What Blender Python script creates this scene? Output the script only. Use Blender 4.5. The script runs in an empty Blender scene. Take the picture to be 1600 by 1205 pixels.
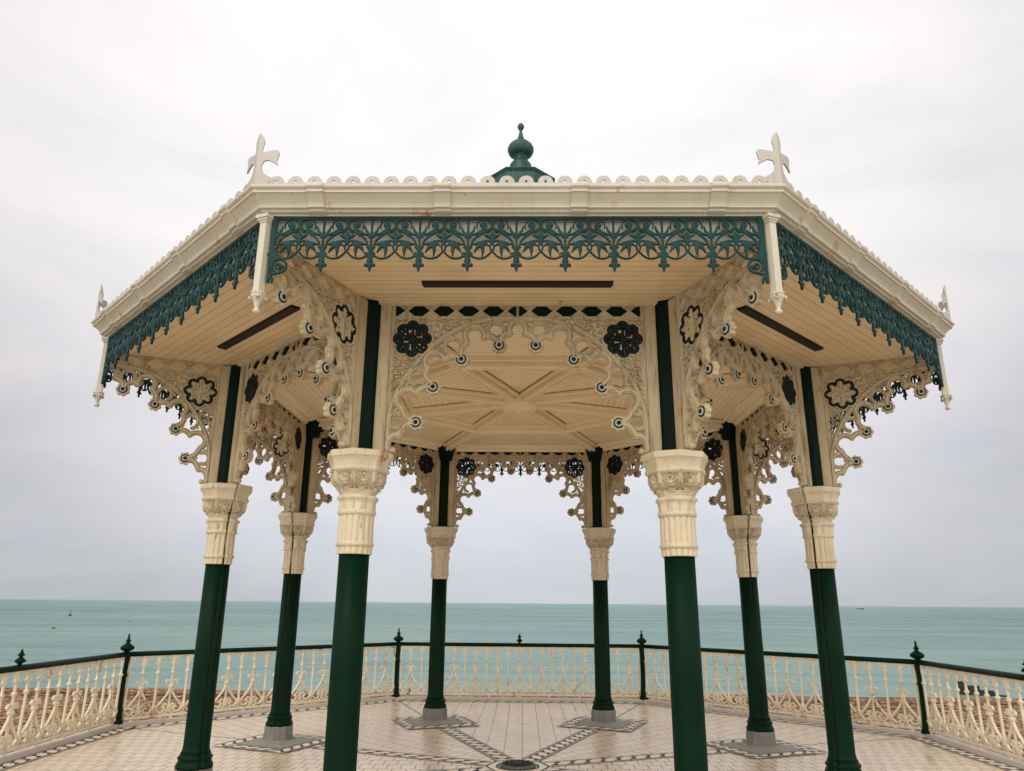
import bpy, math, random
import numpy as np
from mathutils import Matrix, Vector
PI = math.pi
T8 = math.tan(PI/8); C8 = math.cos(PI/8)
sc = bpy.context.scene
COL = sc.collection
random.seed(7)

# ------------------------------------------------------------------ object helpers
def link(o, parent=None):
    COL.objects.link(o)
    if parent is not None: o.parent = parent
    return o
def tag(o, label=None, cat=None, group=None, kind=None):
    if label: o['label'] = label
    if cat: o['category'] = cat
    if group: o['group'] = group
    if kind: o['kind'] = kind
    return o
def empty(name, loc=(0, 0, 0), rz=0):
    o = bpy.data.objects.new(name, None); o.location = loc; o.rotation_euler = (0, 0, rz)
    o.empty_display_size = .2
    return link(o)
def place(name, me, parent=None, loc=(0, 0, 0), rz=0, sx=1):
    o = bpy.data.objects.new(name, me); o.location = loc; o.rotation_euler = (0, 0, rz); o.scale = (sx, 1, 1)
    return link(o, parent)
class MB:
    """collects polygons for one mesh; m = material slot, s = smooth"""
    def __init__(self): self.v = []; self.f = []; self.m = []; self.s = []
    def add(self, vs, fs, m=0, s=False):
        n = len(self.v); self.v += [tuple(float(c) for c in p) for p in vs]
        self.f += [tuple(int(i)+n for i in f) for f in fs]; self.m += [m]*len(fs); self.s += [s]*len(fs)
    def box(self, x0, x1, y0, y1, z0, z1, m=0):
        v = [(x, y, z) for z in (z0, z1) for y in (y0, y1) for x in (x0, x1)]
        self.add(v, [(0,2,3,1),(4,5,7,6),(0,1,5,4),(2,6,7,3),(0,4,6,2),(1,3,7,5)], m)
    def poly(self, pts, z0, z1, m=0):
        n = len(pts); v = [(x, y, z0) for x, y in pts]+[(x, y, z1) for x, y in pts]
        self.add(v, [tuple(range(n))[::-1], tuple(range(n, 2*n))]+[(i, (i+1) % n, n+(i+1) % n, n+i) for i in range(n)], m)
    def lathe(self, prof, n=24, c=(0, 0), m=0, smooth=True, rot=0, axis='z', z0=0, cap=True, mod=None):
        vs = []
        for r, z in prof:
            for i in range(n):
                a = rot+2*PI*i/n; rr = r*(mod(a, z) if mod else 1)
                x, y, q = rr*math.cos(a), rr*math.sin(a), z
                vs.append((c[0]+x, c[1]+y, q+z0) if axis == 'z' else (c[0]+x, q, c[1]+y))
        fs = []
        for j in range(len(prof)-1):
            for i in range(n):
                i2 = (i+1) % n; q = (j*n+i, j*n+i2, (j+1)*n+i2, (j+1)*n+i)
                fs.append(q if axis == 'z' else q[::-1])
        self.add(vs, fs, m, smooth)
        if cap:
            b = len(self.v)-len(vs)
            self.f.append(tuple(b+i for i in range(n))[::-1]); self.f.append(tuple(b+(len(prof)-1)*n+i for i in range(n)))
            self.m += [m, m]; self.s += [False, False]
    def tube(self, pts, r, n=8, m=0):
        pts = [Vector(p) for p in pts]; vs = []
        for i, p in enumerate(pts):
            d = (pts[min(i+1, len(pts)-1)]-pts[max(i-1, 0)]).normalized()
            u = d.cross(Vector((0, 0, 1)));
            if u.length < .05: u = d.cross(Vector((0, 1, 0)))
            u.normalize(); w = d.cross(u); rr = r[i] if isinstance(r, (list, tuple)) else r
            for k in range(n):
                a = 2*PI*k/n; vs.append(p+u*rr*math.cos(a)+w*rr*math.sin(a))
        fs = [(j*n+i, (j+1)*n+i, (j+1)*n+(i+1) % n, j*n+(i+1) % n) for j in range(len(pts)-1) for i in range(n)]
        self.add(vs, fs, m, True); b = len(self.v)-len(vs)
        self.f += [tuple(b+i for i in range(n)), tuple(b+(len(pts)-1)*n+i for i in range(n))[::-1]]; self.m += [m, m]; self.s += [False, False]
    def sweep(self, prof, L, m=0, x0=None, x1=None, off=0):
        """octagon side piece: prof = closed list (apothem, z); mitred ends, outward = -Y"""
        n = len(prof); vs = []
        for e in (0, 1):
            for a, z in prof:
                xe = (a*T8 if x0 is None else None)
                x = (-a*T8 if e == 0 else a*T8) if x0 is None else (x0, x1)[e]
                vs.append((x, -a, z))
        fs = [(i, (i+1) % n, n+(i+1) % n, n+i) for i in range(n)]
        self.add(vs, fs+[tuple(range(n))[::-1], tuple(range(n, 2*n))], m)
    def mesh(self, name, mats):
        me = bpy.data.meshes.new(name); me.from_pydata(self.v, [], self.f)
        for q in mats: me.materials.append(q)
        me.polygons.foreach_set('material_index', self.m); me.polygons.foreach_set('use_smooth', self.s)
        me.update(); return me
def ngon_fix(me):
    return me

# ------------------------------------------------------------------ relief plates (cast iron tracery)
class Relief:
    def __init__(s, x0, x1, y0, y1, res):
        s.res = res; s.x0 = x0-2*res; s.y0 = y0-2*res
        s.nx = int((x1-x0)/res)+5; s.ny = int((y1-y0)/res)+5
        s.X, s.Y = np.meshgrid(s.x0+np.arange(s.nx)*res, s.y0+np.arange(s.ny)*res, indexing='ij')
        s.D = np.full((s.nx, s.ny), 9.0); s.H = np.zeros((s.nx, s.ny)); s.clip = None
    def win(s, xa, xb, ya, yb):
        r = s.res
        i0 = max(0, int((xa-s.x0)/r)-1); i1 = min(s.nx, int((xb-s.x0)/r)+3)
        j0 = max(0, int((ya-s.y0)/r)-1); j1 = min(s.ny, int((yb-s.y0)/r)+3)
        return slice(i0, max(i0, i1)), slice(j0, max(j0, j1))
    def merge(s, w, d, t, h, prof, half):
        t = np.maximum(t, 0)
        if prof == 'round': hh = h*np.sqrt(np.clip(1-((half-t)/np.maximum(half, 1e-6))**2, 0, 1))
        elif prof == 'mould': hh = h*np.interp(t, [0, .0025, .0065, .0095, .0115, .0145, 9], [0, .62, .62, .12, .12, 1, 1])
        else: hh = h*np.clip(t/.004, 0, 1)
        if s.clip is not None: d = np.maximum(d, s.clip[w])
        s.D[w] = np.minimum(s.D[w], d); s.H[w] = np.where(d < s.res*.6, np.maximum(s.H[w], hh), s.H[w])
    def stroke(s, pts, w0, w1=None, h=.01, prof='mould'):
        if w1 is None: w1 = w0
        pts = [np.array(p, float) for p in pts]
        L = [0]
        for a, b in zip(pts, pts[1:]): L.append(L[-1]+np.linalg.norm(b-a))
        tot = L[-1] or 1; m = max(w0, w1)/2+2*s.res
        P = np.array(pts); w = s.win(P[:, 0].min()-m, P[:, 0].max()+m, P[:, 1].min()-m, P[:, 1].max()+m)
        X = s.X[w]; Y = s.Y[w]; best = np.full(X.shape, 9.0); half = np.full(X.shape, m)
        for k, (a, b) in enumerate(zip(pts, pts[1:])):
            ab = b-a; l2 = ab@ab or 1e-9
            t = np.clip(((X-a[0])*ab[0]+(Y-a[1])*ab[1])/l2, 0, 1)
            hw = (w0+(w1-w0)*(L[k]+t*(L[k+1]-L[k]))/tot)/2
            d = np.hypot(X-a[0]-t*ab[0], Y-a[1]-t*ab[1])-hw
            half = np.where(d < best, hw, half); best = np.minimum(best, d)
        s.merge(w, best, -best, h, prof, half)
    def disk(s, cx, cy, r, h=.01, prof='flat', r0=0):
        m = r+2*s.res; w = s.win(cx-m, cx+m, cy-m, cy+m)
        q = np.hypot(s.X[w]-cx, s.Y[w]-cy); d = q-r
        if r0: d = np.maximum(d, r0-q)
        s.merge(w, d, -d, h, prof, (r-r0)/(2 if r0 else 1))
    def polysd(s, pts, w):
        X = s.X[w]; Y = s.Y[w]; ins = np.zeros(X.shape, bool); best = np.full(X.shape, 9.0); n = len(pts)
        for i in range(n):
            (xa, ya), (xb, yb) = pts[i], pts[(i+1) % n]
            l2 = (xb-xa)**2+(yb-ya)**2+1e-12
            t = np.clip(((X-xa)*(xb-xa)+(Y-ya)*(yb-ya))/l2, 0, 1)
            best = np.minimum(best, np.hypot(X-xa-t*(xb-xa), Y-ya-t*(yb-ya)))
            c = (ya > Y) != (yb > Y); ins ^= c & (X < (xb-xa)*(Y-ya)/((yb-ya) or 1e-12)+xa)
        return np.where(ins, -best, best)
    def poly(s, pts, h=.01, prof='flat'):
        P = np.array(pts); m = 2*s.res; w = s.win(P[:, 0].min()-m, P[:, 0].max()+m, P[:, 1].min()-m, P[:, 1].max()+m)
        d = s.polysd(pts, w); s.merge(w, d, -d, h, prof, .02)
    def cut(s, cx, cy, r):
        w = s.win(cx-r-.01, cx+r+.01, cy-r-.01, cy+r+.01)
        s.D[w] = np.maximum(s.D[w], r-np.hypot(s.X[w]-cx, s.Y[w]-cy))
    def build(s, mb, edge=.006, m=0, fx=lambda x: x, ox=0, oz=0, two=True, base=0.0):
        D = s.D; ins = D < 0; nx, ny = s.nx, s.ny
        idx = -np.ones((nx, ny), int); n0 = ins.sum(); idx[ins] = np.arange(n0)
        vx = list(s.X[ins]); vy = list(s.Y[ins]); vh = list(edge+s.H[ins])
        quads = []
        a = ins[:-1, :-1]; b = ins[1:, :-1]; c = ins[1:, 1:]; d = ins[:-1, 1:]
        full = a & b & c & d; I, J = np.nonzero(full)
        fq = np.stack([idx[I, J], idx[I+1, J], idx[I+1, J+1], idx[I, J+1]], 1)
        faces = [tuple(q) for q in fq.tolist()]
        part = (a | b | c | d) & ~full; ed = {}; walls = []
        def cross(i, j, k, l):
            key = (i, j, k, l) if (i, j) < (k, l) else (k, l, i, j)
            if key in ed: return ed[key]
            da, db = D[key[0], key[1]], D[key[2], key[3]]; t = min(.98, max(.02, da/(da-db)))
            x = s.X[key[0], key[1]]+(s.X[key[2], key[3]]-s.X[key[0], key[1]])*t
            y = s.Y[key[0], key[1]]+(s.Y[key[2], key[3]]-s.Y[key[0], key[1]])*t
            ed[key] = len(vx); vx.append(x); vy.append(y); vh.append(edge); return ed[key]
        I, J = np.nonzero(part)
        for i, j in zip(I.tolist(), J.tolist()):
            cs = [(i, j), (i+1, j), (i+1, j+1), (i, j+1)]; st = [bool(ins[q]) for q in cs]
            if sum(st) == 2 and st[0] == st[2]:
                for q in range(4):
                    if st[q]:
                        e1 = cross(*cs[q-1], *cs[q]); e2 = cross(*cs[q], *cs[(q+1) % 4])
                        faces.append((e1, int(idx[cs[q]]), e2)); walls.append((e2, e1))
                continue
            pl = []; o = []
            for q in range(4):
                p0, p1 = cs[q], cs[(q+1) % 4]
                if st[q]: pl.append(int(idx[p0]))
                if st[q] != st[(q+1) % 4]:
                    e = cross(*p0, *p1); pl.append(e); o.append((e, st[q]))
            if len(pl) >= 3: faces.append(tuple(pl))
            if len(o) == 2: walls.append((o[0][0], o[1][0]) if o[0][1] else (o[1][0], o[0][0]))
        vx = [fx(x)+ox for x in vx]; vy = [y+oz for y in vy]; n = len(vx)
        fr = [(x, base-h, y) for x, y, h in zip(vx, vy, vh)]
        mb.add(fr, faces, m, True)
        if two: mb.add([(x, base+h, y) for x, y, h in zip(vx, vy, vh)], [f[::-1] for f in faces], m, True)
        wv = []; wf = []
        for (p, q) in walls:
            k = len(wv); wv += [(vx[p], base-edge, vy[p]), (vx[q], base-edge, vy[q]), (vx[q], base+edge, vy[q]), (vx[p], base+edge, vy[p])]
            wf.append((k+1, k, k+3, k+2))
        mb.add(wv, wf, m, False)

def spline(pts, n=6):
    P = [np.array(p, float) for p in pts]; P = [2*P[0]-P[1]]+P+[2*P[-1]-P[-2]]; out = []
    for i in range(1, len(P)-2):
        for k in range(n):
            t = k/n; a, b, c, d = P[i-1:i+3]
            out.append(.5*((2*b)+(c-a)*t+(2*a-5*b+4*c-d)*t*t+(3*b-a-3*c+d)*t**3))
    out.append(P[-2]); return out
def arc(cx, cy, r, a0, a1, n=16):
    return [(cx+r*math.cos(math.radians(a0+(a1-a0)*i/n)), cy+r*math.sin(math.radians(a0+(a1-a0)*i/n))) for i in range(n+1)]
def spiral(cx, cy, r0, r1, a0, turns, n=20):
    return [(cx+(r0+(r1-r0)*i/n)*math.cos(a0+2*PI*turns*i/n), cy+(r0+(r1-r0)*i/n)*math.sin(a0+2*PI*turns*i/n)) for i in range(n+1)]

# ------------------------------------------------------------------ materials
def newmat(name):
    m = bpy.data.materials.new(name); m.use_nodes = True; nt = m.node_tree
    b = nt.nodes['Principled BSDF']; return m, nt, b
def N(nt, t, **k):
    n = nt.nodes.new(t)
    for a, v in k.items():
        if a.startswith('i_'):
            key = a[2:].replace('_', ' ')
            n.inputs[int(key) if key.isdigit() else key].default_value = v
        else: setattr(n, a, v)
    return n
def ramp(nt, src, stops, interp='LINEAR'):
    r = nt.nodes.new('ShaderNodeValToRGB'); r.color_ramp.interpolation = interp
    e = r.color_ramp.elements
    while len(e) < len(stops): e.new(.5)
    for q, (p, c) in zip(e, stops):
        q.position = p; q.color = (*c, 1) if len(c) == 3 else c
    nt.links.new(src, r.inputs[0]); return r.outputs[0]
def mix(nt, f, a, b, mode='MIX'):
    m = nt.nodes.new('ShaderNodeMix'); m.data_type = 'RGBA'; m.blend_type = mode
    for s, v in ((0, f), (6, a), (7, b)):
        if hasattr(v, 'links') or hasattr(v, 'is_linked'): nt.links.new(v, m.inputs[s])
        else: m.inputs[s].default_value = v if s == 0 else (*v, 1)
    return m.outputs[2]
def noise(nt, co, scale, detail=4, rough=.55, dist=0):
    n = N(nt, 'ShaderNodeTexNoise'); n.inputs['Scale'].default_value = scale; n.inputs['Detail'].default_value = detail
    n.inputs['Roughness'].default_value = rough; n.inputs['Distortion'].default_value = dist
    if co is not None: nt.links.new(co, n.inputs['Vector'])
    return n.outputs['Fac']
def coords(nt, kind='Object', scale=None):
    t = N(nt, 'ShaderNodeTexCoord').outputs[kind]
    if kind == 'World':
        pass
    if scale:
        mp = N(nt, 'ShaderNodeMapping'); mp.inputs['Scale'].default_value = scale; nt.links.new(t, mp.inputs[0]); t = mp.outputs[0]
    return t
def wpos(nt, scale=None):
    t = N(nt, 'ShaderNodeNewGeometry').outputs['Position']
    if scale:
        mp = N(nt, 'ShaderNodeMapping'); mp.inputs['Scale'].default_value = scale; nt.links.new(t, mp.inputs[0]); t = mp.outputs[0]
    return t
def bump(nt, b, h, strength=.3, dist=.01):
    n = N(nt, 'ShaderNodeBump'); n.inputs['Strength'].default_value = strength; n.inputs['Distance'].default_value = dist
    nt.links.new(h, n.inputs['Height']); nt.links.new(n.outputs[0], b.inputs['Normal'])

def paint(name, base, var, rust=.0, rough=.5, streak=.25, dirt=(.25, .2, .13), spec=.4):
    m, nt, b = newmat(name); p = wpos(nt)
    c = mix(nt, ramp(nt, noise(nt, p, 2.3, 5), [(.35, (0, 0, 0)), (.7, (1, 1, 1))]), base, var)
    st = noise(nt, wpos(nt, (14, 14, 1.6)), 1.5, 5, .65)
    c = mix(nt, ramp(nt, st, [(.52, (0, 0, 0)), (.8, (streak,)*3)]), c, dirt)
    fine = noise(nt, p, 55, 3)
    c = mix(nt, ramp(nt, fine, [(.58, (0, 0, 0)), (.75, (.35*streak,)*3)]), c, dirt)
    if rust:
        r1 = ramp(nt, noise(nt, wpos(nt, (3, 3, 1.2)), 1.7, 7, .68), [(.66-rust*.1, (0, 0, 0)), (.74-rust*.1, (1, 1, 1))])
        c = mix(nt, r1, c, (.40, .20, .055))
        r2 = ramp(nt, noise(nt, p, 21, 3, .6), [(.72-rust*.04, (0, 0, 0)), (.76-rust*.04, (.8,)*3)])
        c = mix(nt, r2, c, (.16, .05, .015))
    nt.links.new(c, b.inputs['Base Color']); b.inputs['Roughness'].default_value = rough
    bump(nt, b, noise(nt, p, 90, 3), .18, .004); b.inputs['Specular IOR Level'].default_value = spec; return m
CREAM = (.68, .585, .41); CREAM2 = (.60, .50, .335)
M = {}
M['cream'] = paint('cream_paint', CREAM, CREAM2, .55, .45, .45)
M['rib'] = paint('ceiling_rib_paint', (.93, .80, .57), (.88, .74, .50), 0, .45, .08)
M['crest'] = paint('crest_shade_paint', (.50, .47, .415), (.45, .415, .36), .15, .5, .4)  # greyer than the other creams: the crest's backlit shade put into the colour
M['white_cream'] = paint('pale_cream_paint', (.60, .56, .445), (.54, .495, .38), .4, .42, .22)
M['trace'] = paint('tracery_cream_paint', (.58, .475, .30), (.46, .365, .215), .5, .5, .9, (.12, .085, .045))
M['rail_cream'] = paint('railing_cream_paint', (.84, .765, .595), (.80, .68, .46), .65, .5, .55)
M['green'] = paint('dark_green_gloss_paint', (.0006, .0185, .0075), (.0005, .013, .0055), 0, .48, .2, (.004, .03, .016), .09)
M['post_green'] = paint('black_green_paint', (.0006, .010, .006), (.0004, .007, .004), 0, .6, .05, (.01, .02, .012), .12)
M['teal'] = paint('teal_frieze_paint', (.003, .046, .042), (.002, .026, .030), 0, .45, .3, (.002, .015, .015), .2)
M['black'] = paint('black_green_trim_paint', (.004, .012, .010), (.006, .016, .014), 0, .5, .05, (.01, .01, .01), .2)
M['greyring'] = paint('grey_cream_ring_paint', (.45, .46, .38), (.40, .42, .34), 0, .5, .2)
M['copper'] = paint('verdigris_paint', (.005, .045, .036), (.014, .085, .072), 0, .45, .6, (.08, .20, .17))
M['conduit'] = paint('dark_cable_slot', (.012, .012, .010), (.02, .016, .01), 0, .7, .1)
M['joint_and_shade'] = paint('rusty_joint_and_rib_shade', (.16, .10, .05), (.08, .05, .03), .3, .7, .2)  # gutter joints; also the shade lines painted along the ceiling mouldings
def concrete():
    m, nt, b = newmat('grey_concrete'); p = wpos(nt)
    c = mix(nt, noise(nt, p, 4, 6), (.13, .125, .115), (.26, .245, .22))
    c = mix(nt, ramp(nt, noise(nt, wpos(nt, (10, 10, 1)), 2, 4), [(.5, (0,)*3), (.75, (.6,)*3)]), c, (.34, .31, .27))
    nt.links.new(c, b.inputs['Base Color']); b.inputs['Roughness'].default_value = .8; bump(nt, b, noise(nt, p, 40, 5), .5, .01); return m
M['concrete'] = concrete()
def plank(name, base, base2, w, seam=.35):
    """boards along U; V in metres across"""
    m, nt, b = newmat(name); uv = coords(nt, 'UV'); sp = N(nt, 'ShaderNodeSeparateXYZ'); nt.links.new(uv, sp.inputs[0])
    def mth(op, a, v=None):
        n = N(nt, 'ShaderNodeMath', operation=op)
        nt.links.new(a, n.inputs[0])
        if v is not None:
            if hasattr(v, 'is_linked'): nt.links.new(v, n.inputs[1])
            else: n.inputs[1].default_value = v
        return n.outputs[0]
    q = mth('DIVIDE', sp.outputs[1], w); fr = mth('FRACT', q); idn = mth('FLOOR', q)
    line = mth('LESS_THAN', fr, .07)
    wn = N(nt, 'ShaderNodeTexWhiteNoise', noise_dimensions='1D'); nt.links.new(idn, wn.inputs['W'])
    c = mix(nt, wn.outputs['Value'], base, base2)
    cmb = N(nt, 'ShaderNodeCombineXYZ'); nt.links.new(mth('MULTIPLY', sp.outputs[0], .8), cmb.inputs[0]); nt.links.new(mth('MULTIPLY', sp.outputs[1], 9), cmb.inputs[1])
    g = noise(nt, cmb.outputs[0], 2.0, 5, .6)
    c = mix(nt, ramp(nt, g, [(.55, (0,)*3), (.85, (.35,)*3)]), c, (.40, .29, .16))
    g2 = noise(nt, wpos(nt), 1.3, 5, .6)
    c = mix(nt, ramp(nt, g2, [(.5, (0,)*3), (.78, (.5,)*3)]), c, (.50, .36, .24))
    c = mix(nt, mth('MULTIPLY', line, .6), c, (.16, .09, .04))
    nt.links.new(c, b.inputs['Base Color']); b.inputs['Roughness'].default_value = .45
    inv = mth('SUBTRACT', line, 1.0); bump(nt, b, mth('MULTIPLY', inv, -1), .5, .006); return m
M['soffit'] = plank('soffit_board_paint', (.93, .75, .48), (.87, .69, .43), .085)
M['ceiling'] = plank('ceiling_board_paint', (.95, .82, .59), (.91, .77, .54), .075)
def tiles():
    m, nt, b = newmat('cream_floor_tiles'); uv = coords(nt, 'UV')
    br = N(nt, 'ShaderNodeTexBrick'); nt.links.new(uv, br.inputs['Vector'])
    br.offset = .5; br.squash = 1
    for k, v in (('Scale', 1), ('Mortar Size', .006), ('Mortar Smooth', .25), ('Bias', 0), ('Brick Width', .15), ('Row Height', .22)): br.inputs[k].default_value = v
    br.inputs['Color1'].default_value = (.80, .665, .50, 1); br.inputs['Color2'].default_value = (.74, .60, .44, 1); br.inputs['Mortar'].default_value = (.09, .05, .03, 1)
    p = wpos(nt); c = br.outputs['Color']
    c = mix(nt, ramp(nt, noise(nt, p, .9, 6, .6), [(.5, (0,)*3), (.8, (.35,)*3)]), c, (.58, .49, .32))
    c = mix(nt, ramp(nt, noise(nt, p, 9, 6, .7), [(.6, (0,)*3), (.85, (.25,)*3)]), c, (.30, .22, .15))
    nt.links.new(c, b.inputs['Base Color'])
    r = ramp(nt, noise(nt, p, 1.6, 5, .6), [(.3, (.18,)*3), (.7, (.42,)*3)]); nt.links.new(r, b.inputs['Roughness'])
    inv = N(nt, 'ShaderNodeMath', operation='SUBTRACT'); inv.inputs[0].default_value = 1; nt.links.new(br.outputs['Fac'], inv.inputs[1])
    bump(nt, b, inv.outputs[0], .25, .003); return m
M['tiles'] = tiles()
def simple(name, a, b_, sc_=20, rough=.5):
    m, nt, b = newmat(name); p = wpos(nt); c = mix(nt, noise(nt, p, sc_, 5), a, b_)
    nt.links.new(c, b.inputs['Base Color']); b.inputs['Roughness'].default_value = rough; bump(nt, b, noise(nt, p, sc_*3, 3), .2, .004); return m
M['mos_white'] = simple('white_mosaic', (.86, .78, .65), (.80, .71, .58), 14, .55)
M['mos_black'] = simple('black_mosaic', (.006, .012, .010), (.016, .022, .018), 14, .75)
M['grout'] = simple('grey_grout', (.24, .235, .20), (.34, .33, .28), 9, .8)
M['kerb'] = simple('stained_kerb_stone', (.70, .66, .65), (.50, .42, .31), 3, .8)
M['drain'] = simple('drain_iron', (.05, .065, .06), (.10, .12, .11), 20, .5)
M['timber'] = simple('tarred_timber', (.012, .013, .012), (.03, .03, .026), 6, .7)
M['bounce_paving'] = simple('pale_bounce_paving', (.50, .45, .37), (.60, .54, .45), 2, .8)  # kept pale so the unseen approach bounces light up to the ceiling
def beach():
    m, nt, b = newmat('shingle'); p = wpos(nt)
    v = N(nt, 'ShaderNodeTexVoronoi'); v.inputs['Scale'].default_value = 4.0; nt.links.new(p, v.inputs['Vector'])
    v2 = N(nt, 'ShaderNodeTexVoronoi'); v2.inputs['Scale'].default_value = 9; nt.links.new(p, v2.inputs['Vector'])
    c = ramp(nt, v.outputs['Distance'], [(0, (.58, .40, .25)), (.45, (.30, .17, .09)), (.7, (.03, .015, .01))])  # crevice shade between pebbles painted as near-black cell edges
    c = mix(nt, .5, c, ramp(nt, v2.outputs['Color'], [(.2, (.10, .05, .03)), (.5, (.38, .22, .12)), (.8, (.72, .52, .34))]))
    n = noise(nt, wpos(nt, (.08, .9, 1)), 1, 5, .6)
    c = mix(nt, ramp(nt, n, [(.56, (0,)*3), (.66, (.75,)*3)]), c, (.045, .025, .018))
    sp_ = noise(nt, wpos(nt, (3.6, 1.5, 1)), 1, 7, .8)
    c = mix(nt, 1.0, c, ramp(nt, sp_, [(.40, (.12, .10, .09)), (.5, (.9, .85, .78)), (.60, (1.9, 1.7, 1.5))]), 'MULTIPLY')
    sy = N(nt, 'ShaderNodeSeparateXYZ'); nt.links.new(p, sy.inputs[0]); m1 = N(nt, 'ShaderNodeMapRange'); nt.links.new(sy.outputs[1], m1.inputs[0]); m1.inputs[1].default_value = 29.0; m1.inputs[2].default_value = 33.0
    bandy = ramp(nt, m1.outputs[0], [(.0, (0,)*3), (.35, (1,)*3), (.60, (1,)*3), (.8, (0,)*3)]); wd = ramp(nt, noise(nt, wpos(nt, (.9, 2.2, 1)), 1, 6, .7), [(.46, (0,)*3), (.54, (.9,)*3)])
    c = mix(nt, mix(nt, 1.0, bandy, wd, 'MULTIPLY'), c, (.035, .022, .016))
    c = mix(nt, 1.0, c, (1.12, 1.10, 1.06), 'MULTIPLY')
    nt.links.new(c, b.inputs['Base Color']); b.inputs['Roughness'].default_value = .9; b.inputs['Specular IOR Level'].default_value = .15
    bump(nt, b, v.outputs['Distance'], 1, .25); return m
M['beach'] = beach()
def sea():
    m, nt, b = newmat('sea_water')
    n1 = noise(nt, wpos(nt, (.004, .02, 1)), 1, 5, .55); n2 = noise(nt, wpos(nt, (.05, .35, 1)), 1, 6, .65)
    c = ramp(nt, n1, [(.3, (.008, .125, .135)), (.5, (.022, .20, .205)), (.7, (.07, .29, .27))])
    c = mix(nt, ramp(nt, n2, [(.46, (0,)*3), (.62, (.7,)*3)]), c, (.02, .10, .10))
    n3 = noise(nt, wpos(nt, (.35, 1.5, 1)), 1, 4, .7)
    c = mix(nt, ramp(nt, n3, [(.48, (0,)*3), (.7, (.45,)*3)]), c, (.03, .13, .13))
    # shallower, silted water towards the beach
    sp = N(nt, 'ShaderNodeSeparateXYZ'); nt.links.new(wpos(nt), sp.inputs[0])
    mr = N(nt, 'ShaderNodeMapRange'); nt.links.new(sp.outputs[1], mr.inputs[0]); mr.inputs[1].default_value = 34; mr.inputs[2].default_value = 330
    f = ramp(nt, mr.outputs[0], [(0, (.92,)*3), (.18, (.6,)*3), (.5, (.25,)*3), (1, (0,)*3)])
    c = mix(nt, f, c, (.25, .43, .385))
    n4 = noise(nt, wpos(nt, (.012, .045, 1)), 1, 4, .6)
    c = mix(nt, ramp(nt, n4, [(.42, (0,)*3), (.62, (.55,)*3)]), c, (.33, .455, .41))
    c = mix(nt, ramp(nt, n3, [(.42, (.5,)*3), (.5, (0,)*3)]), c, (.30, .46, .41))
    c = mix(nt, ramp(nt, n2, [(.50, (0,)*3), (.62, (.42,)*3)]), c, (.05, .19, .19))
    nt.links.new(c, b.inputs['Base Color']); b.inputs['Roughness'].default_value = .30; b.inputs['Specular IOR Level'].default_value = .13
    w1 = noise(nt, wpos(nt, (.25, .9, 1)), 1, 8, .62, .3)
    bump(nt, b, w1, 1, 1.6); return m
M['sea'] = sea()

# ------------------------------------------------------------------ measured dimensions (metres)
R = 3.261; AP = R*C8; RP = 4.567; RG = 4.735; ZC = 4.13
def ang(k): return math.radians(-67.5+45*k)
def vp(r, k): return (r*math.cos(ang(k)), r*math.sin(ang(k)))
def side_rot(j): return math.radians(45*(j+1))      # side between column j and j+1, outward = local -Y

# ------------------------------------------------------------------ setting
def grid_plane(name, pts, z, mat, label=None):
    mb = MB(); mb.add([(x, y, z) for x, y in pts], [tuple(range(len(pts)))]); o = place(name, mb.mesh(name, [mat])); tag(o, kind='structure'); return o
CORN = {k: vp(6.1076, k) for k in range(8)}
CORN[4] = (-2.275, 5.70); CORN[3] = (2.255, 5.66); CORN[5] = (-5.62, 2.30); CORN[2] = (5.57, 2.22)
def build_floor():
    mb = MB(); uvs = []
    for j in range(8):
        a, b_ = CORN[j], CORN[(j+1) % 8]; mb.add([(0, 0, 0), (a[0], a[1], 0), (b_[0], b_[1], 0)], [(0, 1, 2)])
        r = -side_rot(j); off = j*.37
        for x, y in ((0, 0), a, b_):
            lx, ly = x*math.cos(r)-y*math.sin(r), x*math.sin(r)+y*math.cos(r)
            uvs += [ly+off, lx+.11+5]      # joints that run on point out from the centre
    me = mb.mesh('terrace_floor', [M['tiles']]); uv = me.uv_layers.new(name='UVMap'); uv.data.foreach_set('uv', uvs)
    tag(place('terrace_floor', me), kind='structure')
    w = MB(); O = [(x*1.035, y*1.035) for x, y in (CORN[k] for k in range(8))]
    w.poly(O, -3.2, -.012); tag(place('terrace_base', w.mesh('terrace_base', [M['concrete']])), kind='structure')
    w = MB(); w.poly([(-14, -30), (14, -30), (14, -9), (2.35, -5.85), (-2.35, -5.85), (-14, -9)], -3.2, -.004)  # unseen ground at the camera, widened to bounce light under the roof
    tag(place('approach_path_bounce', w.mesh('approach_path_bounce', [M['bounce_paving']])), kind='structure')
build_floor()
sea_o = grid_plane('sea', [(-9000, 30), (9000, 30), (9000, 16000), (-9000, 16000)], -3.0, M['sea'])
def build_beach():
    nx, ny = 120, 60; vs = []; rng = random.Random(3)
    for j in range(ny+1):
        for i in range(nx+1):
            x = -90+180*i/nx; y = -25+61*j/ny
            t = (34.4-y+.25*math.sin(x*.21)+.18*math.sin(x*.57+1))
            z = -3.0+max(-.25, .020*t)+(.10*math.exp(-((t-3.2)/.9)**2))+(.05*(rng.random()-.5) if t > .8 else 0)
            vs.append((x, y, min(z, -2.45)))
    fs = [(j*(nx+1)+i, j*(nx+1)+i+1, (j+1)*(nx+1)+i+1, (j+1)*(nx+1)+i) for j in range(ny) for i in range(nx)]
    mb = MB(); mb.add(vs, fs, 0, True); tag(place('beach', mb.mesh('beach', [M['beach']])), kind='structure')
build_beach()

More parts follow.
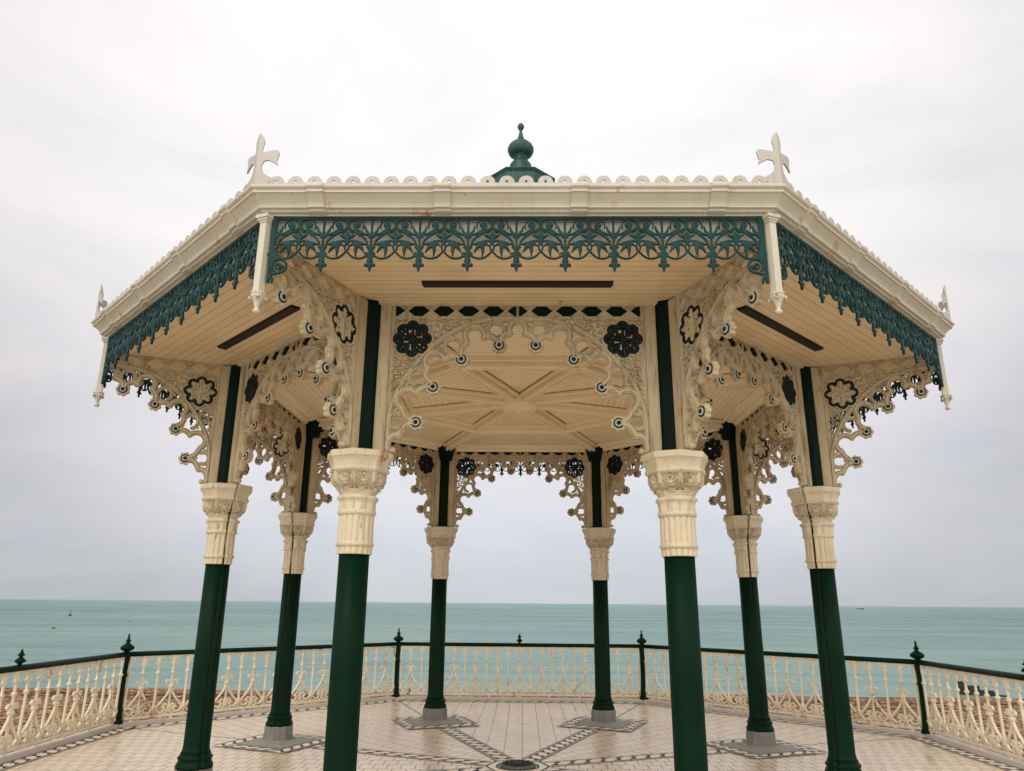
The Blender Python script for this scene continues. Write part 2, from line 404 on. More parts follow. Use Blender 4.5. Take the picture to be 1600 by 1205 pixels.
# mosaic bands -------------------------------------------------------
def band(mb, p, q, wid, period=.20, z=.004, grey=False):
    """two-tone triangle band from p to q (centre line)"""
    P = Vector((*p, 0)); Q = Vector((*q, 0)); d = (Q-P); L = d.length; d.normalize(); n = Vector((-d.y, d.x, 0))
    def quad(s0, s1, t0, t1, m, zz): mb.add([P+d*s+n*t+Vector((0, 0, zz)) for s, t in ((s0, t0), (s1, t0), (s1, t1), (s0, t1))], [(0, 1, 2, 3)], m)
    h = wid/2; quad(0, L, -h, h, 0, z)
    lw = .011
    for sg in (-1, 1):
        for o, e in ((h-lw, h), (h-3.3*lw, h-2.6*lw)):
            t0, t1 = sorted((sg*o, sg*e)); quad(0, L, t0, t1, 1, z+.004)
    b = h-4.3*lw; c = max(1, round(L/period)); pr = L/c
    for i in range(c):
        s = i*pr
        tri = [((s+pr*.02, -b), (s+pr*.54, -b), (s+pr*.54, b*.05)), ((s+pr*.50, b), (s+pr*.50, -b*.05), (s+pr*1.0, b))]
        for t in tri:
            v = [P+d*x+n*y+Vector((0, 0, z+.004)) for x, y in t]
            if (v[1]-v[0]).cross(v[2]-v[0]).z < 0: v = v[::-1]
            mb.add(v, [(0, 1, 2)], 1)
mb = MB()
for k in range(8):
    a = ang(k); u = (math.cos(a), math.sin(a)); band(mb, (u[0]*.36, u[1]*.36), (u[0]*(R-.55), u[1]*(R-.55)), .225)
tag(place('mosaic_star', mb.mesh('mosaic_star', [M['mos_white'], M['mos_black']])), kind='structure')
mb = MB()
for k in range(8):
    a = ang(k); c = Vector((*vp(R, k), 0)); u = Vector((math.cos(a), math.sin(a), 0)); t = Vector((-u.y, u.x, 0)); s = .54; w = .19
    def pt(x, y): v = c+u*x+t*y; return (v.x, v.y)
    e = s-w/2
    band(mb, pt(-e, -s), pt(-e, s), w, .18, .012); band(mb, pt(e, -s), pt(e, s), w, .18, .012)
    band(mb, pt(-s+w, e), pt(s-w, e), w, .18, .012); band(mb, pt(-s+w, -e), pt(s-w, -e), w, .18, .012)
tag(place('mosaic_frame', mb.mesh('mosaic_frame', [M['mos_white'], M['mos_black']])), kind='structure')
mb = MB()
for k in range(8):
    a, b_ = Vector((*CORN[k], 0)), Vector((*CORN[(k+1) % 8], 0))
    s1 = 1-.205/5.64; a2, b2 = a*s1, b_*s1
    band(mb, (a2.x, a2.y), (b2.x, b2.y), .22, .19, .004)
tag(place('mosaic_border', mb.mesh('mosaic_border', [M['mos_white'], M['mos_black']])), kind='structure')
mb = MB()
for j in range(8):      # dark joint lines from the bases out to the corners
    p = Vector((*vp(R+.55, j), 0)); q = Vector((*CORN[j], 0)); d = (q-p).normalized(); n = Vector((-d.y, d.x, 0))*.006
    mb.add([v+Vector((0, 0, .004)) for v in (p-n, q-d*.36-n, q-d*.36+n, p+n)], [(0, 1, 2, 3)])
tag(place('floor_joint', mb.mesh('floor_joint', [M['mos_black']])), kind='structure')
# drain
mb = MB(); mb.lathe([(.20, .0), (.20, .022), (.185, .026), (.06, .026)], 32)
dr = place('drain_cover', mb.mesh('drain_frame', [M['drain']]), None, (0.0, .04, 0))
tag(dr, 'round dark iron drain cover where the mosaic bands meet in the floor centre', 'drain')
g = MB()
for i in range(16):
    a = 2*PI*i/16; g.tube([(.05*math.cos(a), .05*math.sin(a), .027), (.175*math.cos(a), .175*math.sin(a), .027)], .007, 6)
g.lathe([(.06, .024), (.055, .036), (.02, .038)], 20)
for rr in (.10, .15): g.tube([(rr*math.cos(t*PI/12), rr*math.sin(t*PI/12), .028) for t in range(25)], .006, 6)
place('grate', g.mesh('grate', [M['mos_black']]), dr)
mb = MB()
for r0, r1, m in ((.20, .36, 0),): mb.lathe([(r0, .006), (r1, .006)], 48, cap=False)
mb.lathe([(.215, .011), (.235, .011)], 48, m=1, cap=False); mb.lathe([(.335, .011), (.355, .011)], 8, m=1, cap=False)
tag(place('mosaic_ring', mb.mesh('mosaic_ring', [M['mos_white'], M['mos_black']])), kind='structure')

# ------------------------------------------------------------------ bandstand
BS = empty('bandstand')
tag(BS, 'octagonal cream and dark green iron bandstand with lacy arches on the tiled terrace', 'bandstand')

# columns
SEAMS = (math.radians(112.5), math.radians(-112.5))            # cable slots under the two side arches
def slot(a, w, depth):
    d = min(abs((a-g+PI) % (2*PI)-PI) for g in SEAMS); return depth if d < w else 0
def shaft_mesh():
    mb = MB(); n = 72; prof = [(.134, .335), (.122, .36), (.117, .40), (.117, 1.2), (.115, 2.06)]
    mb.lathe(prof, n, mod=lambda a, z: 1-slot(a, .075, .16)); return mb.mesh('column_shaft', [M['green']])
def base_mesh():
    mb = MB(); mb.lathe([(.165, .205), (.168, .225), (.160, .245), (.150, .262), (.146, .275), (.150, .285), (.157, .295), (.150, .307), (.140, .315), (.134, .335)], 72, mod=lambda a, z: 1-slot(a, .075, .14)); return mb.mesh('column_base', [M['green']])
def plinth_mesh():
    mb = MB(); mb.lathe([(.20, .006), (.185, .04), (.183, .05), (.18, .19), (.172, .206), (.10, .207)], 8, rot=PI/8, smooth=False)
    mb.poly([(-.345, -.345), (.345, -.345), (.345, .345), (-.345, .345)], .002, .013, 1)
    vs = [(x*.335, y*.335, .013) for x, y in ((-1, -1), (1, -1), (1, 1), (-1, 1))]+[(x*.14, y*.14, .055) for x, y in ((-1, -1), (1, -1), (1, 1), (-1, 1))]
    mb.add(vs, [(0, 1, 5, 4), (1, 2, 6, 5), (2, 3, 7, 6), (3, 0, 4, 7)], 1)
    return mb.mesh('plinth', [M['concrete'], M['grout']])
def capital_mesh():
    prof = [(2.047, .128, 0, 1), (2.05, .136, 0, 1), (2.104, .136, 0, 1), (2.106, .146, 0, 0), (2.113, .153, 0, 0), (2.123, .156, 0, 0), (2.133, .153, 0, 0), (2.141, .144, 0, 0), (2.143, .139, 0, 1),
            (2.24, .138, 0, 1), (2.343, .138, 0, 1), (2.345, .148, 0, 0), (2.352, .155, 0, 0), (2.364, .159, 0, 0), (2.376, .155, 0, 0), (2.384, .147, 0, 0), (2.387, .142, 0, 2), (2.44, .143, 0, 2), (2.452, .150, .2, 3), (2.468, .166, .3, 3), (2.482, .168, .3, 3), (2.490, .158, .3, 3),
            (2.497, .142, .5, 0), (2.515, .150, .8, 4), (2.54, .175, 1, 4), (2.568, .200, 1, 4), (2.592, .214, 1, 5), (2.62, .219, 1, 5), (2.676, .222, 1, 5), (2.68, .230, 1, 0), (2.688, .234, 1, 0), (2.697, .230, 1, 0), (2.702, .222, 1, 0),
            (2.72, .224, 1, 0), (2.75, .232, 1, 0), (2.77, .243, 1, 0), (2.781, .250, 1, 0), (2.784, .257, 1, 0), (2.828, .257, 1, 0), (2.834, .251, 1, 0), (2.8345, .05, 1, 0)]
    zs = []; 
    for (a, b_) in zip(prof, prof[1:]):
        k = max(1, int((b_[0]-a[0])/.0045)); zs += [tuple(np.array(a)+(np.array(b_)-np.array(a))*i/k)+(max(a[3], 0),) for i in range(k)]
    zs.append(prof[-1]+(0,)); n = 288; vs = []
    leaf = Relief(-1, 1, 0, 1.35, .02)
    for sgn in (-1, 1):
        for pts, w0, w1 in (([(0, .55), (sgn*.35, .95), (sgn*.62, 1.15)], .22, .05), ([(0, .5), (sgn*.5, .7), (sgn*.72, .75)], .2, .05), ([(sgn*.1, .35), (sgn*.35, .42), (sgn*.6, .40)], .15, .05), ([(sgn*.0, .9), (sgn*.12, 1.2)], .12, .03)):
            leaf.stroke(pts, w0, w1, 1, 'round')
        leaf.stroke([(sgn*.93, 0), (sgn*.93, 1.35)], .14, .14, 1, 'flat')
        leaf.stroke([(sgn*.93, .42), (sgn*.5, .14), (0, 0)], .11, .11, 1, 'flat')
    leaf.stroke([(0, .95), (0, 1.25)], .10, .06, 1, 'round'); leaf.stroke(arc(0, .28, .16, 0, 180), .09, .09, 1, 'round'); leaf.stroke([(-.93, 1.30), (.93, 1.30)], .10, .10, 1, 'flat')
    def lf(u, v):
        i = int((u-leaf.x0)/.02+.5); j = int((v-leaf.y0)/.02+.5)
        return leaf.H[min(max(i, 0), leaf.nx-1), min(max(j, 0), leaf.ny-1)]
    for z, a0, octn, fl, seg in zs:
        a0 *= .965 if z > 2.51 else .945
        fl = seg
        for i in range(n):
            a = 2*PI*i/n; q = ((a+PI/8) % (PI/4))-PI/8
            r = a0*((1-octn)+octn/math.cos(q)); u = q/(PI/8)
            if fl == 1: r += .013*abs(math.sin(a*8))**.8-.008
            elif fl == 2: r += -.030*(1-abs(math.cos(a*4))**.4)+.010-.006*abs(math.sin(a*8))
            elif fl == 3: r -= .022*(1-abs(math.cos(a*4)))**.8; r += .006
            elif fl == 4: r += .012*math.cos(a*8)*math.sin((z-2.515)/.077*PI)-.004
            if fl in (4, 5) and z > 2.535 and (z-2.535)/.145*1.35 < .42*abs(u)/.93-.04: r -= .010
            if fl in (4, 5) and z > 2.535: r -= .036*(1-lf(u, (z-2.535)/.145*1.35))
            d = min(abs((a-g+PI) % (2*PI)-PI) for g in SEAMS)
            if d*a0 < .0135: r = min(r, .108)
            vs.append((r*math.cos(a), r*math.sin(a), z))
    nz = len(zs); fs = [(j*n+i, j*n+(i+1) % n, (j+1)*n+(i+1) % n, (j+1)*n+i) for j in range(nz-1) for i in range(n)]
    mb = MB(); mb.add(vs, fs, 0, True); me = mb.mesh('capital', [M['cream']])
    return me
def post_mesh():
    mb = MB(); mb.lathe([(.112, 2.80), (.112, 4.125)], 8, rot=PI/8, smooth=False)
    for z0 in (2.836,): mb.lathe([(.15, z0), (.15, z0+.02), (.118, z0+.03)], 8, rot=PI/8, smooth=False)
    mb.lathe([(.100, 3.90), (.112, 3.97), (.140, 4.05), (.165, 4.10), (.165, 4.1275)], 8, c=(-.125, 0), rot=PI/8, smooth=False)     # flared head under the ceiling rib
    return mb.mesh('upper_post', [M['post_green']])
def conduit_mesh():
    mb = MB()
    for g in SEAMS:
        c, s_ = math.cos(g), math.sin(g)
        mb.tube([(.101*c, .101*s_, .34), (.101*c, .101*s_, 1.2), (.101*c, .101*s_, 2.04)], .0075, 8); mb.tube([(.110*c, .110*s_, 2.04), (.110*c, .110*s_, 2.5), (.150*c, .150*s_, 2.6), (.155*c, .155*s_, 2.838)], .0125, 8)
    return mb.mesh('cable_conduit', [M['conduit']])
me_sh, me_ba, me_pl, me_ca, me_po, me_co = shaft_mesh(), base_mesh(), plinth_mesh(), capital_mesh(), post_mesh(), conduit_mesh()
for k in range(8):
    x, y = vp(R, k)
    s = place('column', me_sh, BS, (x, y, 0), ang(k))
    for nme, me in (('capital', me_ca), ('column_base', me_ba), ('plinth', me_pl), ('upper_post', me_po), ('cable_conduit', me_co)): place(nme, me, s)

# tracery half panel (s = distance from column axis, z)
RND = [(.431, 3.092), (.559, 3.389), (.784, 3.628), (1.096, 3.752)]
MED = (.370, 3.811)
def med_lobes(rl=.052, dist=.120): return [(MED[0]+dist*math.cos(PI/8*0+i*PI/4), MED[1]+dist*math.sin(i*PI/4)) for i in range(8)]
ARC = spline([(.205, 2.96), (.206, 3.04), (.210, 3.13), (.226, 3.235), (.276, 3.377), (.345, 3.504), (.447, 3.640), (.542, 3.746), (.654, 3.836), (.768, 3.908), (.883, 3.955), (.998, 3.983), (1.12, 3.990), (1.30, 3.990)])
def half_panel(xmax, centre_post):
    r = Relief(.17, xmax, 2.835, 4.132, .0034); rng = random.Random(5)
    clipx = r.X-xmax
    # spandrel ground with scrolls
    region = [(.205, 3.02)]+[tuple(p) for p in ARC if p[1] > 3.05 and p[0] < 1.13]+[(1.13, 4.0), (.205, 4.0)]
    w = (slice(0, r.nx), slice(0, r.ny)); sd = r.polysd(region, w)
    q = np.full(sd.shape, 9.0)
    for cx, cy in med_lobes(): q = np.minimum(q, np.hypot(r.X-cx, r.Y-cy)-.054)
    q = np.minimum(q, np.hypot(r.X-MED[0], r.Y-MED[1])-.13)
    r.clip = np.maximum(np.maximum(sd, -q), clipx)
    pts = []
    for _ in range(6000):
        x, y = rng.uniform(.2, 1.15), rng.uniform(3.0, 4.0)
        if all((x-a)**2+(y-b)**2 > .036**2 for a, b in pts): pts.append((x, y))
    for x, y in pts:
        a0 = rng.uniform(0, 2*PI); sg = rng.choice((-1, 1))
        r.stroke(spiral(x, y, .022, .006, a0, sg*.95, 12), .0105, .009, rng.uniform(.006, .011), 'round')
        a1 = rng.uniform(0, 2*PI); r.stroke([(x, y), (x+.03*math.cos(a1), y+.03*math.sin(a1))], .012, .005, .008, 'round')
    r.clip = clipx
    # frame strips, rails
    r.stroke([(.200, 2.90), (.200, 4.12)], .034, h=.012)
    r.stroke([(.19, 4.122), (xmax, 4.122)], .026, h=.013); r.stroke([(.19, 4.000), (xmax, 4.000)], .028, h=.013)
    r.stroke([(.224, 3.1), (.224, 3.98)], .008, h=.006, prof='flat')
    c = .311
    while c < xmax+.1:
        for sg in (-1, 1):
            r.stroke([(c-sg*.062, 4.112), (c+sg*.062, 4.012)], .015, h=.018, prof='round')
            r.poly([(c-.055, 4.063+sg*.05), (c+.055, 4.063+sg*.05), (c, 4.063)], h=.001)
        c += .2095
    if centre_post: r.stroke([(xmax, 4.0), (xmax, 4.13)], .045, h=.016)
    # main arch
    r.stroke(ARC, .046, h=.024)
    # medallion rim
    for cx, cy in med_lobes():
        pass
    q2 = np.full(sd.shape, 9.0)
    for cx, cy in med_lobes(dist=.110): q2 = np.minimum(q2, np.hypot(r.X-cx, r.Y-cy)-.070)
    q2 = np.minimum(q2, np.hypot(r.X-MED[0], r.Y-MED[1])-.13)
    ring = np.maximum(q2, -(q2+.017)); pass
    r.merge(w, ring, -ring, .017, 'round', .0085)
    inner = np.maximum(q2+.0165, -9); 
    r.D = np.where(q2+.016 < 0, np.maximum(r.D, -(q2+.016)), r.D)
    # cusped lobes
    W = .052; H = .021
    S = lambda p, a=W, b=None, h=H: r.stroke(spline(p, 5), a, b, h)
    r.stroke(arc(.889, 3.845, .080, 222, -12, 20), W, h=H)
    S([(.783, 3.655), (.781, 3.70), (.793, 3.745), (.830, 3.782)])
    S([(.966, 3.826), (.998, 3.840), (1.035, 3.833), (1.068, 3.806), (1.086, 3.772)])
    r.stroke(arc(1.262, 3.893, .084, 202, -22, 20), W, h=H)
    S([(1.104, 3.772), (1.112, 3.818), (1.143, 3.850), (1.186, 3.862)])
    r.stroke([(1.094, 3.84), (1.096, 3.76)], .034, h=H)
    r.stroke(arc(.562, 3.612, .080, 225, 12, 20), W, h=H)
    S([(.548, 3.420), (.520, 3.445), (.496, 3.48), (.494, 3.515), (.508, 3.556)])
    S([(.640, 3.628), (.675, 3.652), (.712, 3.660), (.745, 3.652), (.775, 3.635)])
    r.stroke([(.742, 3.69), (.78, 3.64)], .03, h=H)
    r.stroke(arc(.350, 3.285, .086, 238, 38, 20), W, h=H)
    S([(.412, 3.100), (.378, 3.115), (.344, 3.142), (.318, 3.185), (.306, 3.215)])
    S([(.416, 3.342), (.450, 3.372), (.490, 3.388), (.535, 3.390)])
    r.stroke([(.495, 3.44), (.548, 3.395)], .03, h=H)
    S([(.410, 3.085), (.372, 3.080), (.335, 3.058), (.310, 3.020), (.292, 2.988)])
    S([(.292, 2.986), (.262, 2.990), (.232, 2.972), (.211, 2.935), (.205, 2.875)])
    r.stroke([(.33, 3.11), (.40, 3.092)], .03, h=H)
    r.stroke([(.205, 2.868), (.245, 2.856)], .022, h=.012, prof='round'); r.disk(.254, 2.866, .024, .02, 'round')
    # fan windows behind each roundel
    for cx, cy, rr, an in ((1.067, 3.893, .066, 92), (.708, 3.750, .068, 125), (.423, 3.480, .068, 145), (.266, 3.108, .060, 176)):
        r.stroke(arc(cx, cy, rr, an-112, an+112, 20), .036, h=.015)
    # small thin webs between rings and arch
    for (x, y) in ((.975, 3.935), (1.165, 3.945), (.80, 3.86), (.62, 3.755), (.488, 3.63), (.36, 3.43), (.262, 3.2)):
        r.stroke([(x-.012, y-.012), (x+.012, y+.012)], .02, h=.001, prof='flat')
    return r
flange = MB()
def add_flange(mb, sx=1, ox=0):
    f = MB(); f.box(.098, .186, -.040, .040, 2.845, 4.112); f.box(.110, .174, -.047, .047, 2.852, 4.100)
    for s_ in (-1, 1):
        for i in range(7):
            z = 2.95+i*.18
            v = [(.142+.010*math.cos(a*PI/3), s_*(.047 if q == 0 else .055), z+.010*math.sin(a*PI/3)) for q in (0, 1) for a in range(6)]
            f.add(v, [tuple(range(6, 12))]+[(i2, (i2+1) % 6, 6+(i2+1) % 6, 6+i2) for i2 in range(6)])
    mb.add([(sx*x+ox, y, z) for x, y, z in f.v], f.f if sx > 0 else [q[::-1] for q in f.f], 0)
HL = R*math.sin(PI/8)         # 1.248
rb = half_panel(HL+.012, True)
bay = MB(); rb.X = np.minimum(rb.X, 99)
rb.build(bay, .012, fx=lambda x: min(x, HL)-HL); rb_m = MB()
rb.build(rb_m, .012, fx=lambda x: min(x, HL)-HL)
bay.add([(-x, y, z) for x, y, z in rb_m.v], [f[::-1] for f in rb_m.f], 0, True)
add_flange(bay, 1, -HL); add_flange(bay, -1, HL)
nf = len(bay.f); me_bay = bay.mesh('arch_panel', [M['trace']])
rr_ = half_panel(1.285, False); rad = MB(); rr_.build(rad, .012); add_flange(rad); me_rad = rad.mesh('eaves_bracket', [M['trace']])

# medallions
def medallion(mode):
    mb = MB(); rng = random.Random(11)
    r = Relief(-.19, .19, -.19, .19, .0042); w = (slice(0, r.nx), slice(0, r.ny))
    q = np.full(r.X.shape, 9.0)
    for i in range(8): q = np.minimum(q, np.hypot(r.X-.11*math.cos(i*PI/4), r.Y-.11*math.sin(i*PI/4))-.0535)
    q = np.minimum(q, np.hypot(r.X, r.Y)-.125)
    bw = .028 if mode else .030
    ring = np.maximum(q, -(q+bw))
    r.merge(w, ring, -ring, .008, 'flat', .01)
    r.build(mb, .016, 0)
    g = Relief(-.16, .16, -.16, .16, .0042)
    q = np.full(g.X.shape, 9.0)
    for i in range(8): q = np.minimum(q, np.hypot(g.X-.11*math.cos(i*PI/4), g.Y-.11*math.sin(i*PI/4))-.0535)
    q = np.minimum(q, np.hypot(g.X, g.Y)-.125); g.clip = q+bw*.8
    wd = .025 if mode else .021
    for sg in (-1, 1):
        for sv in (-1, 1):
            g.stroke(spiral(sg*.055, sv*.055, .036, .010, .3*sg+(0 if sv > 0 else PI), sg*sv*1.1, 22), wd, wd*.8, .012, 'round')
            g.stroke(spiral(sg*.098, sv*.03, .022, .006, 1.0, -sg*sv*1.0, 16), wd*.8, wd*.7, .010, 'round')
            g.stroke(spiral(sg*.03, sv*.105, .020, .006, 2.0, sg*sv*1.0, 16), wd*.8, wd*.7, .010, 'round')
            g.stroke([(0, 0), (sg*.04, sv*.05), (sg*.09, sv*.10)], wd*1.1, wd*.6, .013, 'round')
        g.stroke([(0, 0), (sg*.07, 0), (sg*.15, .004)], wd*1.5, wd*.7, .015, 'round'); g.stroke([(0, 0), (.0, sg*.07), (.003, sg*.15)], wd*1.3, wd*.7, .015, 'round')
    for i in range(8): g.disk(.118*math.cos(i*PI/4), .118*math.sin(i*PI/4), .020 if mode else .012, .008, 'round')
    g.disk(0, 0, .028, .018, 'round')
    g.build(mb, .010, 1 if mode else 0)
    return mb.mesh('medallion', [M['black'], M['trace']])
me_md, me_ml = medallion(0), medallion(1)
def roundel_mesh():
    mb = MB(); lob = lambda a, z: 1+.24*abs(math.cos(a*3.5))
    mb.lathe([(.050, -.024), (.054, -.020), (.054, .020), (.050, .024)], 56, axis='y', mod=lob, smooth=False)
    for s_ in (-1, 1):
        P = lambda L: [(r_, s_*y) for r_, y in L]
        def la(L, m, n=32, md=None):
            b = MB(); b.lathe(P(L), n, axis='y', cap=False, mod=md); mb.add(b.v, b.f if s_ < 0 else [f[::-1] for f in b.f], m, True)
        la([(.041, .0235), (.041, .030), (.029, .030)], 1, 40, lambda a, z: 1+.05*abs(math.cos(a*3.5)))
        la([(.0315, .0285), (.030, .036), (.024, .038), (.0175, .036)], 2)
        la([(.0178, .0355), (.017, .040), (.010, .046), (.0005, .048)], 1)
    return mb.mesh('roundel', [M['trace'], M['black'], M['greyring']])
me_rn = roundel_mesh()
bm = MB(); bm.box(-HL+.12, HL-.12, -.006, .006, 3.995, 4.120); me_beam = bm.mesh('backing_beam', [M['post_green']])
for k in range(8):
    x, y = vp(R, k)
    b = place('eaves_bracket', me_rad, BS, (x, y, 0), ang(k))
    place('medallion', me_ml, b, (MED[0], 0, MED[1]))
    for s, z in RND: place('roundel', me_rn, b, (s, 0, z))
    rz = side_rot(k); cx, cy = AP*math.sin(rz), -AP*math.cos(rz)
    a = place('arch_panel', me_bay, BS, (cx, cy, 0), rz)
    for sg in (-1, 1):
        place('medallion', me_md, a, (sg*(MED[0]-HL), 0, MED[1]), 0)
        for s, z in RND: place('roundel', me_rn, a, (sg*(s-HL), 0, z))
    place('backing_beam', me_beam, a)

# frieze
def frieze_mesh():
    cw = .3345; hl = cw*5; top = 0
    r = Relief(-hl-.03, hl+.03, -.52, 0, .0046)
    def cell(cx, sgn):
        X = lambda h: cx+sgn*h
        def st(pts, a, b=None, h=.010, prof='round', sp=True):
            q = [(X(p[0]), -p[1]) for p in pts]; r.stroke(spline(q, 4) if sp else q, a, b, h, prof)
        st(arc(.113, .070, .054, -200, 70, 18), .010, sp=False)
        st([(.018, .140), (.050, .132), (.085, .112), (.112, .090), (.120, .068), (.106, .052), (.092, .060)], .014, .026)
        r.disk(X(.098), -.066, .0165, .012, 'round')
        st([(.010, .142), (.036, .108), (.046, .075)], .024, .010)
        st([(.167, .080), (.130, .104), (.082, .135), (.046, .165), (.024, .205), (.014, .245)], .015)
        st([(.167, .02), (.167, .085)], .020, .026, sp=False)
        st([(.167, .118), (.167, .185)], .016, .040, .012, sp=False)
        st([(.167, .160), (.140, .150), (.112, .136)], .034, .006, .012)
        st([(.167, .150), (.150, .128)], .02, .004, sp=False)
        st([(.006, .270), (.030, .300), (.070, .316), (.115, .310), (.150, .280), (.180, .240), (.170, .200), (.140, .184), (.105, .186)], .013)
        st([(.105, .186), (.078, .200), (.094, .222), (.120, .214)], .016, .010)
        st([(.095, .200), (.060, .206), (.026, .212)], .036, .006, .013)
        st([(.085, .215), (.062, .240), (.044, .272)], .036, .006, .013)
        st([(.098, .215), (.104, .258), (.100, .304)], .036, .006, .013)
        st([(.120, .20), (.145, .222)], .02, .008)
    for i in range(10):
        c = -hl+i*cw; cell(c, 1); cell(c+cw, -1)
    for i in range(11):
        c = -hl+i*cw; S = lambda p, a, b=None, h=.014, pf='round': r.stroke([(c+x, -y) for x, y in p], a, b, h, pf)
        S([(0, 0), (0, .33)], .015); S([(-.018, .155), (.018, .155)], .010); S([(-.026, .232), (.026, .232)], .014); S([(0, .24), (0, .322)], .024, .040)
        for sg in (-1, 1):
            r.stroke(spiral(c+sg*.024, -.285, .017, .006, PI/2*sg, sg, 14), .009, .008, .010, 'round')
        if 0 < i < 10:
            S([(-.014, .338), (.014, .338)], .018)
            S([(0, .335), (0, .372)], .018, .034); S([(0, .370), (0, .418)], .036, .004)
            for sg in (-1, 1): r.disk(c+sg*.026, -.366, .0135, .014, 'round'); S([(0, .362), (sg*.026, .360)], .013)
    r.stroke([(-hl-.03, -.009), (hl+.03, -.009)], .020, h=.014)
    for sg in (-1, 1):
        S = lambda p, a, b=None, h=.012: r.stroke([(sg*(hl+.02-x), -y) for x, y in p], a, b, h, 'round')
        S([(0, 0), (0, .49)], .022); r.disk(sg*(hl+.02-.068), -.372, .057, .011, 'round', .042)
        S(spiral(.066, .372, .030, .008, 0, 1.1), .014); S([(.0, .43), (.035, .435), (.075, .425)], .012, .012)
        S([(.01, .45), (.03, .475), (.026, .505)], .03, .005); S([(0, .31), (.06, .312), (.11, .318)], .014)
        S([(.01, .34), (.025, .40)], .02, .01)
    r.H *= .5; mb = MB(); r.build(mb, .0045, 0, oz=4.274); return mb.mesh('frieze', [M['teal']])
me_fr = frieze_mesh()
def gutter_meshes():
    P = [(4.366, 4.443), (4.381, 4.440), (4.388, 4.430), (4.386, 4.417), (4.376, 4.410), (4.366, 4.406), (4.366, 4.386), (4.352, 4.382), (4.338, 4.370), (4.318, 4.352), (4.302, 4.334), (4.295, 4.318), (4.295, 4.308), (4.268, 4.304), (4.268, 4.290), (4.236, 4.284), (4.236, 4.276), (4.175, 4.276), (4.175, 4.443)]
    mb = MB(); mb.sweep(P[::-1], 0)
    for cx in (-1.38, -.51, .43, 1.377):
        Q = [(a+.017, z-.004) for a, z in P[:16]]+[(4.20, 4.279), (4.20, 4.446)]
        Q = [(a, z+(.004 if i < 2 else 0)) for i, (a, z) in enumerate(Q)]
        mb.sweep(Q[::-1], 0, x0=cx-.055, x1=cx+.055)
        D_ = [(a+(.0185 if i < 16 else 0), z-(.005 if i < 16 else 0)) for i, (a, z) in enumerate(P[:16])]+[(4.20, 4.2795), (4.20, 4.4465)]
        mb.sweep(D_[::-1], 1, x0=cx+.051, x1=cx+.0565)
    # fascia board behind the frieze
    return mb.mesh('gutter', [M['white_cream'], M['joint_and_shade']])
me_gu = gutter_meshes()
fb = MB(); fb.sweep([(4.172, 4.118), (4.150, 4.118), (4.150, 4.30), (4.172, 4.30)], 0); me_fb = fb.mesh('fascia_board', [M['white_cream']])
def crest_mesh():
    L = 4.352*T8; n = 26; d = 2*(L-.08)/n; r = Relief(-L, L, 0, .08, .0045)
    r.poly([(-L, 0), (L, 0), (L, .022), (-L, .022)], .003)
    for i in range(n): r.disk(-L+.08+(i+.5)*d, .024, .052, .003); 
    r.poly([(-L, -.02), (L, -.02), (L, .002), (-L, .002)], .003)
    for i in range(n): r.cut(-L+.08+(i+.5)*d, .030, .0095)
    r.D = np.maximum(r.D, -(r.Y+.0)); mb = MB(); r.build(mb, .004, 0, oz=4.442); return mb.mesh('crest', [M['crest']])
me_cr = crest_mesh()
def corner_finial_mesh():
    # half outline (x out from the fold, z), mirrored on the two faces of the corner
    o = [(0, 0), (.125, 0), (.125, .055), (.08, .078), (.045, .11), (.036, .155), (.048, .192), (.082, .200), (.115, .184), (.150, .160), (.140, .200), (.154, .258), (.142, .280), (.108, .278), (.045, .262), (.030, .268), (.036, .318), (.042, .350), (.030, .385), (.004, .415), (0, .418)]
    o = [(x*1.0, z) for x, z in o]
    mb = MB(); t = .012
    for sg in (-1, 1):
        # local X = radial out; the face runs back at 67.5 deg from the radial axis
        d = Vector((-math.sin(PI/8), sg*math.cos(PI/8), 0)); nrm = Vector((math.cos(PI/8), sg*math.sin(PI/8), 0))
        lean = lambda z: Vector((-.02*z, 0, 0))
        fr = [d*x+Vector((0, 0, z)) for x, z in o]; bk = [p-nrm*t for p in fr]; n = len(o)
        fs = [tuple(range(n)), tuple(range(n, 2*n))[::-1]]+[(i, n+i, n+(i+1) % n, (i+1) % n) for i in range(n)]
        if sg < 0: fs = [f[::-1] for f in fs]
        mb.add(fr+bk, fs)
        for bx in (.10,): 
            c = d*bx+Vector((0, 0, .03))+nrm*.0; v = [c+d*.008*math.cos(a*PI/3)+Vector((0, 0, .008*math.sin(a*PI/3)))+nrm*q for q in (0, .006) for a in range(6)]
            mb.add(v, [tuple(range(6, 12))]+[(i, (i+1) % 6, 6+(i+1) % 6, 6+i) for i in range(6)])
    return mb.mesh('corner_finial', [M['crest']])
me_cf = corner_finial_mesh()
